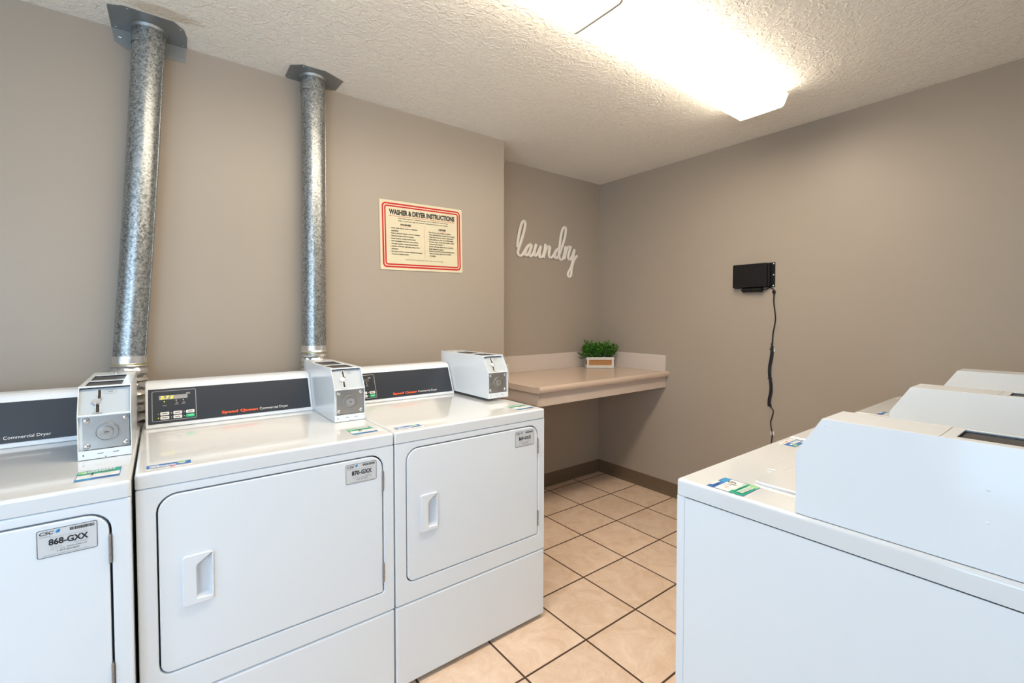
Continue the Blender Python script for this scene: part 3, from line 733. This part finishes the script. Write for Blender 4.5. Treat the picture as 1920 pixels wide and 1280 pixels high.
p.text('CAUTION: Damage may occur due to overloading.', .138, .0545, 'print_black', width=.232, height=.0070)
b = B(); b.print_(p, base @ Matrix.Translation((0, 0, .0002))); b.build('lettering', sg, o, wn=False, smooth=False)

# ------------------------------------------------------------------ laundry word
WORD = [(2.0527,1.8058),(2.06,1.8641),(2.0729,1.923),(2.0915,1.9793),(2.112,2.0035),(2.1261,1.9908),(2.1214,1.9502),(2.1045,1.8976),(2.0841,1.8448),(2.066,1.800),(2.0582,1.7667),(2.0794,1.7489),(2.1046,1.7633),(2.1309,1.8019),(2.1574,1.8314),(2.1833,1.8434),
(2.1498,1.8219),(2.129,1.7835),(2.1309,1.7559),(2.1518,1.765),(2.1766,1.8023),(2.1881,1.8402),(2.1737,1.7947),(2.169,1.7612),(2.1834,1.7535),(2.2056,1.779),(2.2221,1.8174),(2.2318,1.848),
(2.2172,1.8059),(2.2153,1.7687),(2.229,1.7608),(2.2516,1.7865),(2.2683,1.8178),(2.2782,1.836),(2.2664,1.7952),(2.2645,1.7614),(2.2784,1.7528),(2.2983,1.7679),(2.3144,1.8031),(2.3264,1.857),
(2.3164,1.8071),(2.3044,1.7518),(2.3164,1.7844),(2.3366,1.8239),(2.3569,1.8432),(2.3693,1.8329),(2.3611,1.7957),(2.3674,1.762),(2.3901,1.7638),(2.4139,1.7886),(2.44,1.8255),(2.4824,1.837),
(2.4526,1.8343),(2.4275,1.7975),(2.4223,1.7663),(2.4402,1.76),(2.4634,1.785),(2.4878,1.8297),(2.5166,1.8946),(2.5337,1.951),(2.5378,1.9968),(2.5248,2.0085),(2.5054,1.9931),(2.4873,1.946),(2.4758,1.8829),(2.4696,1.8281),(2.4666,1.7775),(2.4827,1.7516),(2.5063,1.7611),(2.5255,1.8095),(2.5362,1.8574),
(2.5321,1.8101),(2.5236,1.7585),(2.5343,1.7946),(2.5494,1.8351),(2.5668,1.8602),(2.5801,1.852),(2.5933,1.8627),(2.5736,1.8136),(2.565,1.7735),(2.5827,1.759),(2.6081,1.7887),(2.6247,1.8258),(2.6325,1.8384),(2.6226,1.7859),(2.6095,1.7293),(2.5896,1.6883),(2.5644,1.6512),(2.5678,1.6277),(2.5866,1.6232),(2.6009,1.6454),(2.6052,1.6893),(2.6195,1.7379),(2.6418,1.7714),(2.6654,1.7973)]
def smooth_path(pts, n=5):
    out = []
    for i in range(len(pts)-1):
        p0, p1, p2, p3 = pts[max(i-1, 0)], pts[i], pts[i+1], pts[min(i+2, len(pts)-1)]
        for k in range(n):
            t = k/n; out.append(tuple(.5*((2*b_)+(-a+c)*t+(2*a-5*b_+4*c-d)*t*t+(-a+3*b_-3*c+d)*t**3) for a, b_, c, d in zip(p0, p1, p2, p3)))
    out.append(pts[-1]); return out
b = B(); path = smooth_path(WORD)
t = bmesh.new(); n = 12; rings = []
for i, (x, z) in enumerate(path):      # flat-backed stroke, wider on the down strokes
    q = path[min(i+1, len(path)-1)]; r_ = path[max(i-1, 0)]; d = Vector((q[0]-r_[0], 0, q[1]-r_[1])).normalized(); nn = Vector((-d.z, 0, d.x))
    hw = .0082+.0050*abs(d.z)
    rings.append([t.verts.new(Vector((x-2.35, -.007, z-1.8))+nn*hw*math.cos(k*math.tau/n)*(1 if abs(math.cos(k*math.tau/n)) > .8 else 1)+Vector((0, -1, 0))*.0065*math.sin(k*math.tau/n)) for k in range(n)])
for u, v in zip(rings, rings[1:]):
    for k in range(n): t.faces.new((u[k], u[(k+1) % n], v[(k+1) % n], v[k]))
t.faces.new(rings[0][::-1]); t.faces.new(rings[-1]); bmesh.ops.recalc_face_normals(t, faces=t.faces[:])
b.add(t, 'script_wood'); wd = b.build('wall_lettering', wn=False, sharp=60); wd.location = (2.35, YA, 1.8)
tag(wd, 'off-white cursive laundry word sign on the alcove wall above the counter', 'wall sign')

# ------------------------------------------------------------------ folding counter
CZ = .908; CF = 1.945; CL = 1.690
ct = thing('folding_counter', 'beige laminate folding counter in the alcove with backsplash', 'counter', (2.3, 2.28, CZ))
o = Vector((-2.3, -2.28, -CZ))
b = B()
prof = [(YA-.001, CZ-.004), (YA-.001, CZ-.038), (CF+.018, CZ-.038), (CF+.006, CZ-.034), (CF, CZ-.022), (CF, CZ-.012), (CF+.003, CZ-.002), (CF+.010, CZ+.002), (CF+.020, CZ+.0015), (CF+.032, CZ-.003), (CF+.05, CZ-.004)]
b.prism(prof, XC+.0005, XE-.0008, 'laminate')
prof2 = [(YW-.002, CZ-.004), (YW-.002, CZ-.038)]+prof[2:]
b.prism(prof2, CL, XC+.0008, 'laminate')
b.build('countertop', ct, o, sharp=40)
b = B(); b.box(XC+.001, XE-.001, YA-.019, YA-.0005, CZ-.004, 1.025, 'splash', .002); b.build('backsplash', ct, o)
b = B(); b.box(XE-.019, XE-.0005, CF+.025, YA-.019, CZ-.004, 1.027, 'splash', .002); b.build('backsplash', ct, o)
b = B(); b.box(XC+.0005, XC+.019, YW-.028, YA-.019, CZ-.004, 1.01, 'splash', .002); b.build('backsplash', ct, o)
b = B(); b.box(CL+.028, XE-.002, CF+.028, CF+.046, .792, CZ-.038, 'apron_paint', .001); b.build('apron', ct, o)
b = B(); b.box(CL+.012, CL+.030, CF+.030, YW-.002, .796, CZ-.038, 'apron_paint', .001)
b.build('apron', ct, o)
b = B(); b.box(CL+.006, CL+.03, CF+.07, YW-.002, .782, .7955, 'brown_strip', .001); b.build('brown_strip', ct, o)  # thin dark brown strip along the bottom of the left apron

# ------------------------------------------------------------------ potted plant
pl = thing('potted_plant', 'artificial green bushy plant in a whitewashed wooden crate on the counter', 'plant', (2.765, 2.465, CZ-.003), math.radians(-37.5))
cw, cd, ch = .105, .052, .088
b = B()
for z in (0, ch-.024):
    for s in (-1, 1): b.box(-cw, cw, s*cd-.004, s*cd+.004, z+.001, z+.023, 'wood_white', .001); b.box(s*cw-.004, s*cw+.004, -cd, cd, z+.001, z+.023, 'wood_white', .001)
for sx in (-1, 1):
    for sy in (-1, 1): b.box(sx*(cw-.008)-.008, sx*(cw-.008)+.008, sy*(cd-.001)-.003, sy*(cd-.001)+.003, .002, ch-.002, 'wood_white', .001)
b.build('crate', pl)
b = B(); b.box(-cw+.004, cw-.004, -cd+.001, cd-.001, .003, ch-.012, 'tan_wood'); o2 = b.build('crate_lining', pl); o2['label'] = 'tan wooden panels between the white slats'
b = B(); b.box(-cw+.005, cw-.005, -cd+.003, cd-.003, ch-.013, ch-.010, 'soil'); b.build('soil', pl)
rnd = random.Random(11); fo = bmesh.new(); st = B()
def leaf(c, d, n, L_, W_):
    d = d.normalized(); s = d.cross(n).normalized(); u = s.cross(d)
    pts = [c, c+d*L_*.35+s*W_+u*W_*.3, c+d*L_*.75+s*W_*.8+u*W_*.2, c+d*L_, c+d*L_*.75-s*W_*.8+u*W_*.2, c+d*L_*.35-s*W_+u*W_*.3]
    m1 = c+d*L_*.5; v = [fo.verts.new(p) for p in pts]; vm = fo.verts.new(m1)
    for i in range(6): fo.faces.new((v[i], v[(i+1) % 6], vm))
def sprig(base, tip, k):
    mid = base.lerp(tip, .5)+Vector((rnd.uniform(-.01, .01), rnd.uniform(-.01, .01), .006))
    st.tube([base, mid, tip], .0011, 'stem', n=5)
    for i in range(k):
        u = .30+.70*i/(k-1); p = base.lerp(mid, u*2) if u < .5 else mid.lerp(tip, u*2-1)
        a = rnd.uniform(0, math.tau); ax = (tip-base).normalized()
        for q in (0, math.pi):
            d = Vector((math.cos(a+q), math.sin(a+q), rnd.uniform(.2, .9)))+ax*.5
            leaf(p, d, Vector((rnd.uniform(-.4, .4), rnd.uniform(-.4, .4), 1)), rnd.uniform(.014, .022), rnd.uniform(.0042, .0064))
for i in range(120):
    bx, by = rnd.uniform(-cw+.012, cw-.012), rnd.uniform(-cd+.01, cd-.01)
    sp = rnd.uniform(.55, 1.08)
    tip = Vector((bx*1.46+rnd.uniform(-.008, .008), by*1.7+rnd.uniform(-.01, .01), ch-.012+.130*sp*(1-.10*rnd.random()) - .02*abs(by/cd)))
    if rnd.random() < .3: tip.z -= .045
    sprig(Vector((bx, by, ch-.012)), tip, 11)
for tip in (Vector((-cw-.062, .0, ch+.022)), Vector((-cw-.045, -.02, ch-.018)), Vector((-cw-.03, -.03, ch+.02)), Vector((cw+.035, -.02, ch+.085))):
    sprig(Vector((-cw+.02 if tip.x < 0 else cw-.02, 0, ch-.01)), tip, 7)
b = B(); b.add(fo, 'leaf'); b.build('foliage', pl, wn=False, smooth=False); st.build('stems', pl, wn=False)

# ------------------------------------------------------------------ black wall box and its cord
bx = thing('wall_box', 'black electronics box mounted on the end wall', 'electronics box', (XE, 1.36, 1.562))
o = Vector((-XE, -1.36, -1.562))
b = B(); b.box(XE-.040, XE-.003, 1.262, 1.468, 1.490, 1.634, 'black_plastic', .003); b.build('case', bx, o)
b = B(); b.box(XE-.004, XE-.0003, 1.229, 1.475, 1.487, 1.636, 'black_plastic', .001)
b.box(XE-.030, XE-.003, 1.250, 1.2625, 1.492, 1.632, 'black_plastic', .002); b.build('mounting_plate', bx, o)
for z in (1.496, 1.561, 1.628):
    b = B(); b.dome((XE-.0045, 1.2375, z), .0042, .002, 'white_clip', 'x-'); q = b.build('screw', bx, o)
b = B(); b.cyl((XE-.022, 1.302, 1.474), (XE-.022, 1.412, 1.474), .0145, 'black_plastic', n=24, bev=.002); b.cyl((XE-.022, 1.412, 1.474), (XE-.022, 1.420, 1.474), .006, 'black_plastic', n=16)
b.cyl((XE-.022, 1.292, 1.474), (XE-.022, 1.316, 1.474), .0155, 'black_plastic', n=24, bev=.001); b.build('power_supply', bx, o)
cd_ = thing('power_cord', 'black cable running down the end wall from the black box', 'cable', (XE, 1.235, 1.47))
o = Vector((-XE, -1.235, -1.47)); X = XE-.0055
b = B()
b.tube([(XE-.022, 1.293, 1.472)]+[(X, y_, z_) for y_, z_ in smooth_path([(1.276, 1.476), (1.258, 1.4845), (1.244, 1.480), (1.2335, 1.466), (1.2325, 1.44), (1.234, 1.40), (1.228, 1.35), (1.2225, 1.297), (1.228, 1.25), (1.2345, 1.213), (1.2365, 1.18), (1.2385, 1.136)])], .0035, 'black_cable', n=10)
b.tube([(X, y_, z_) for y_, z_ in smooth_path([(1.2385, 1.13), (1.243, 1.05), (1.2475, .95), (1.2405, .88), (1.2470, .80), (1.2455, .768), (1.236, .755), (1.2262, .738), (1.232, .705), (1.2405, .672), (1.238, .64), (1.2300, .60), (1.233, .56), (1.2355, .536), (1.238, .42), (1.24, .32)])], .0030, 'black_cable', n=10)
for k in range(4):      # the spare length folded up and tied
    a = (k-1.5)*.0034
    b.tube([(X-.003-.0035*(k % 2), y_+a*(1+.6*math.sin(z_*30+k)), z_) for y_, z_ in smooth_path([(1.2395, 1.130), (1.2415, 1.06), (1.2465, 1.0), (1.2480, .950), (1.2440, .90), (1.2415, .85), (1.2465, .80), (1.2460, .765)])], .0031, 'black_cable', n=8)
b.tube([(X-.004, 1.2385, 1.122), (X-.006, 1.236, 1.140), (X-.004, 1.240, 1.146), (X-.002, 1.2425, 1.135)], .0032, 'black_cable', n=8)
b.build('cord', cd_, o)
for z, yy in ((.935, 1.2465), (.772, 1.2455), (1.112, 1.239)):
    b = B(); b.box(X-.012, X+.003, yy-.0095, yy+.0105, z-.003, z+.003, 'black_cable', .001); b.build('cable_tie', cd_, o)
b = B(); b.box(X-.008, X+.005, 1.2245, 1.2405, 1.448, 1.466, 'black_plastic', .002); b.build('cable_clip', cd_, o)
for yy, z in ((1.234, 1.108), (1.2305, .602)):
    b = B(); b.box(X-.001, X+.005, yy-.011, yy+.009, z-.011, z+.011, 'white_clip', .001); q = b.build('cable_clip', cd_, o); q['label'] = 'white adhesive clip'
b = B(); b.box(XE-.006, XE-.0003, 1.205, 1.275, .26, .375, 'white_clip', .002); b.box(XE-.03, XE-.005, 1.228, 1.252, .297, .327, 'black_plastic', .004)
wo = b.build('wall_outlet'); tag(wo, 'outlet on the end wall where the black cable plugs in, behind the near washers', 'outlet')
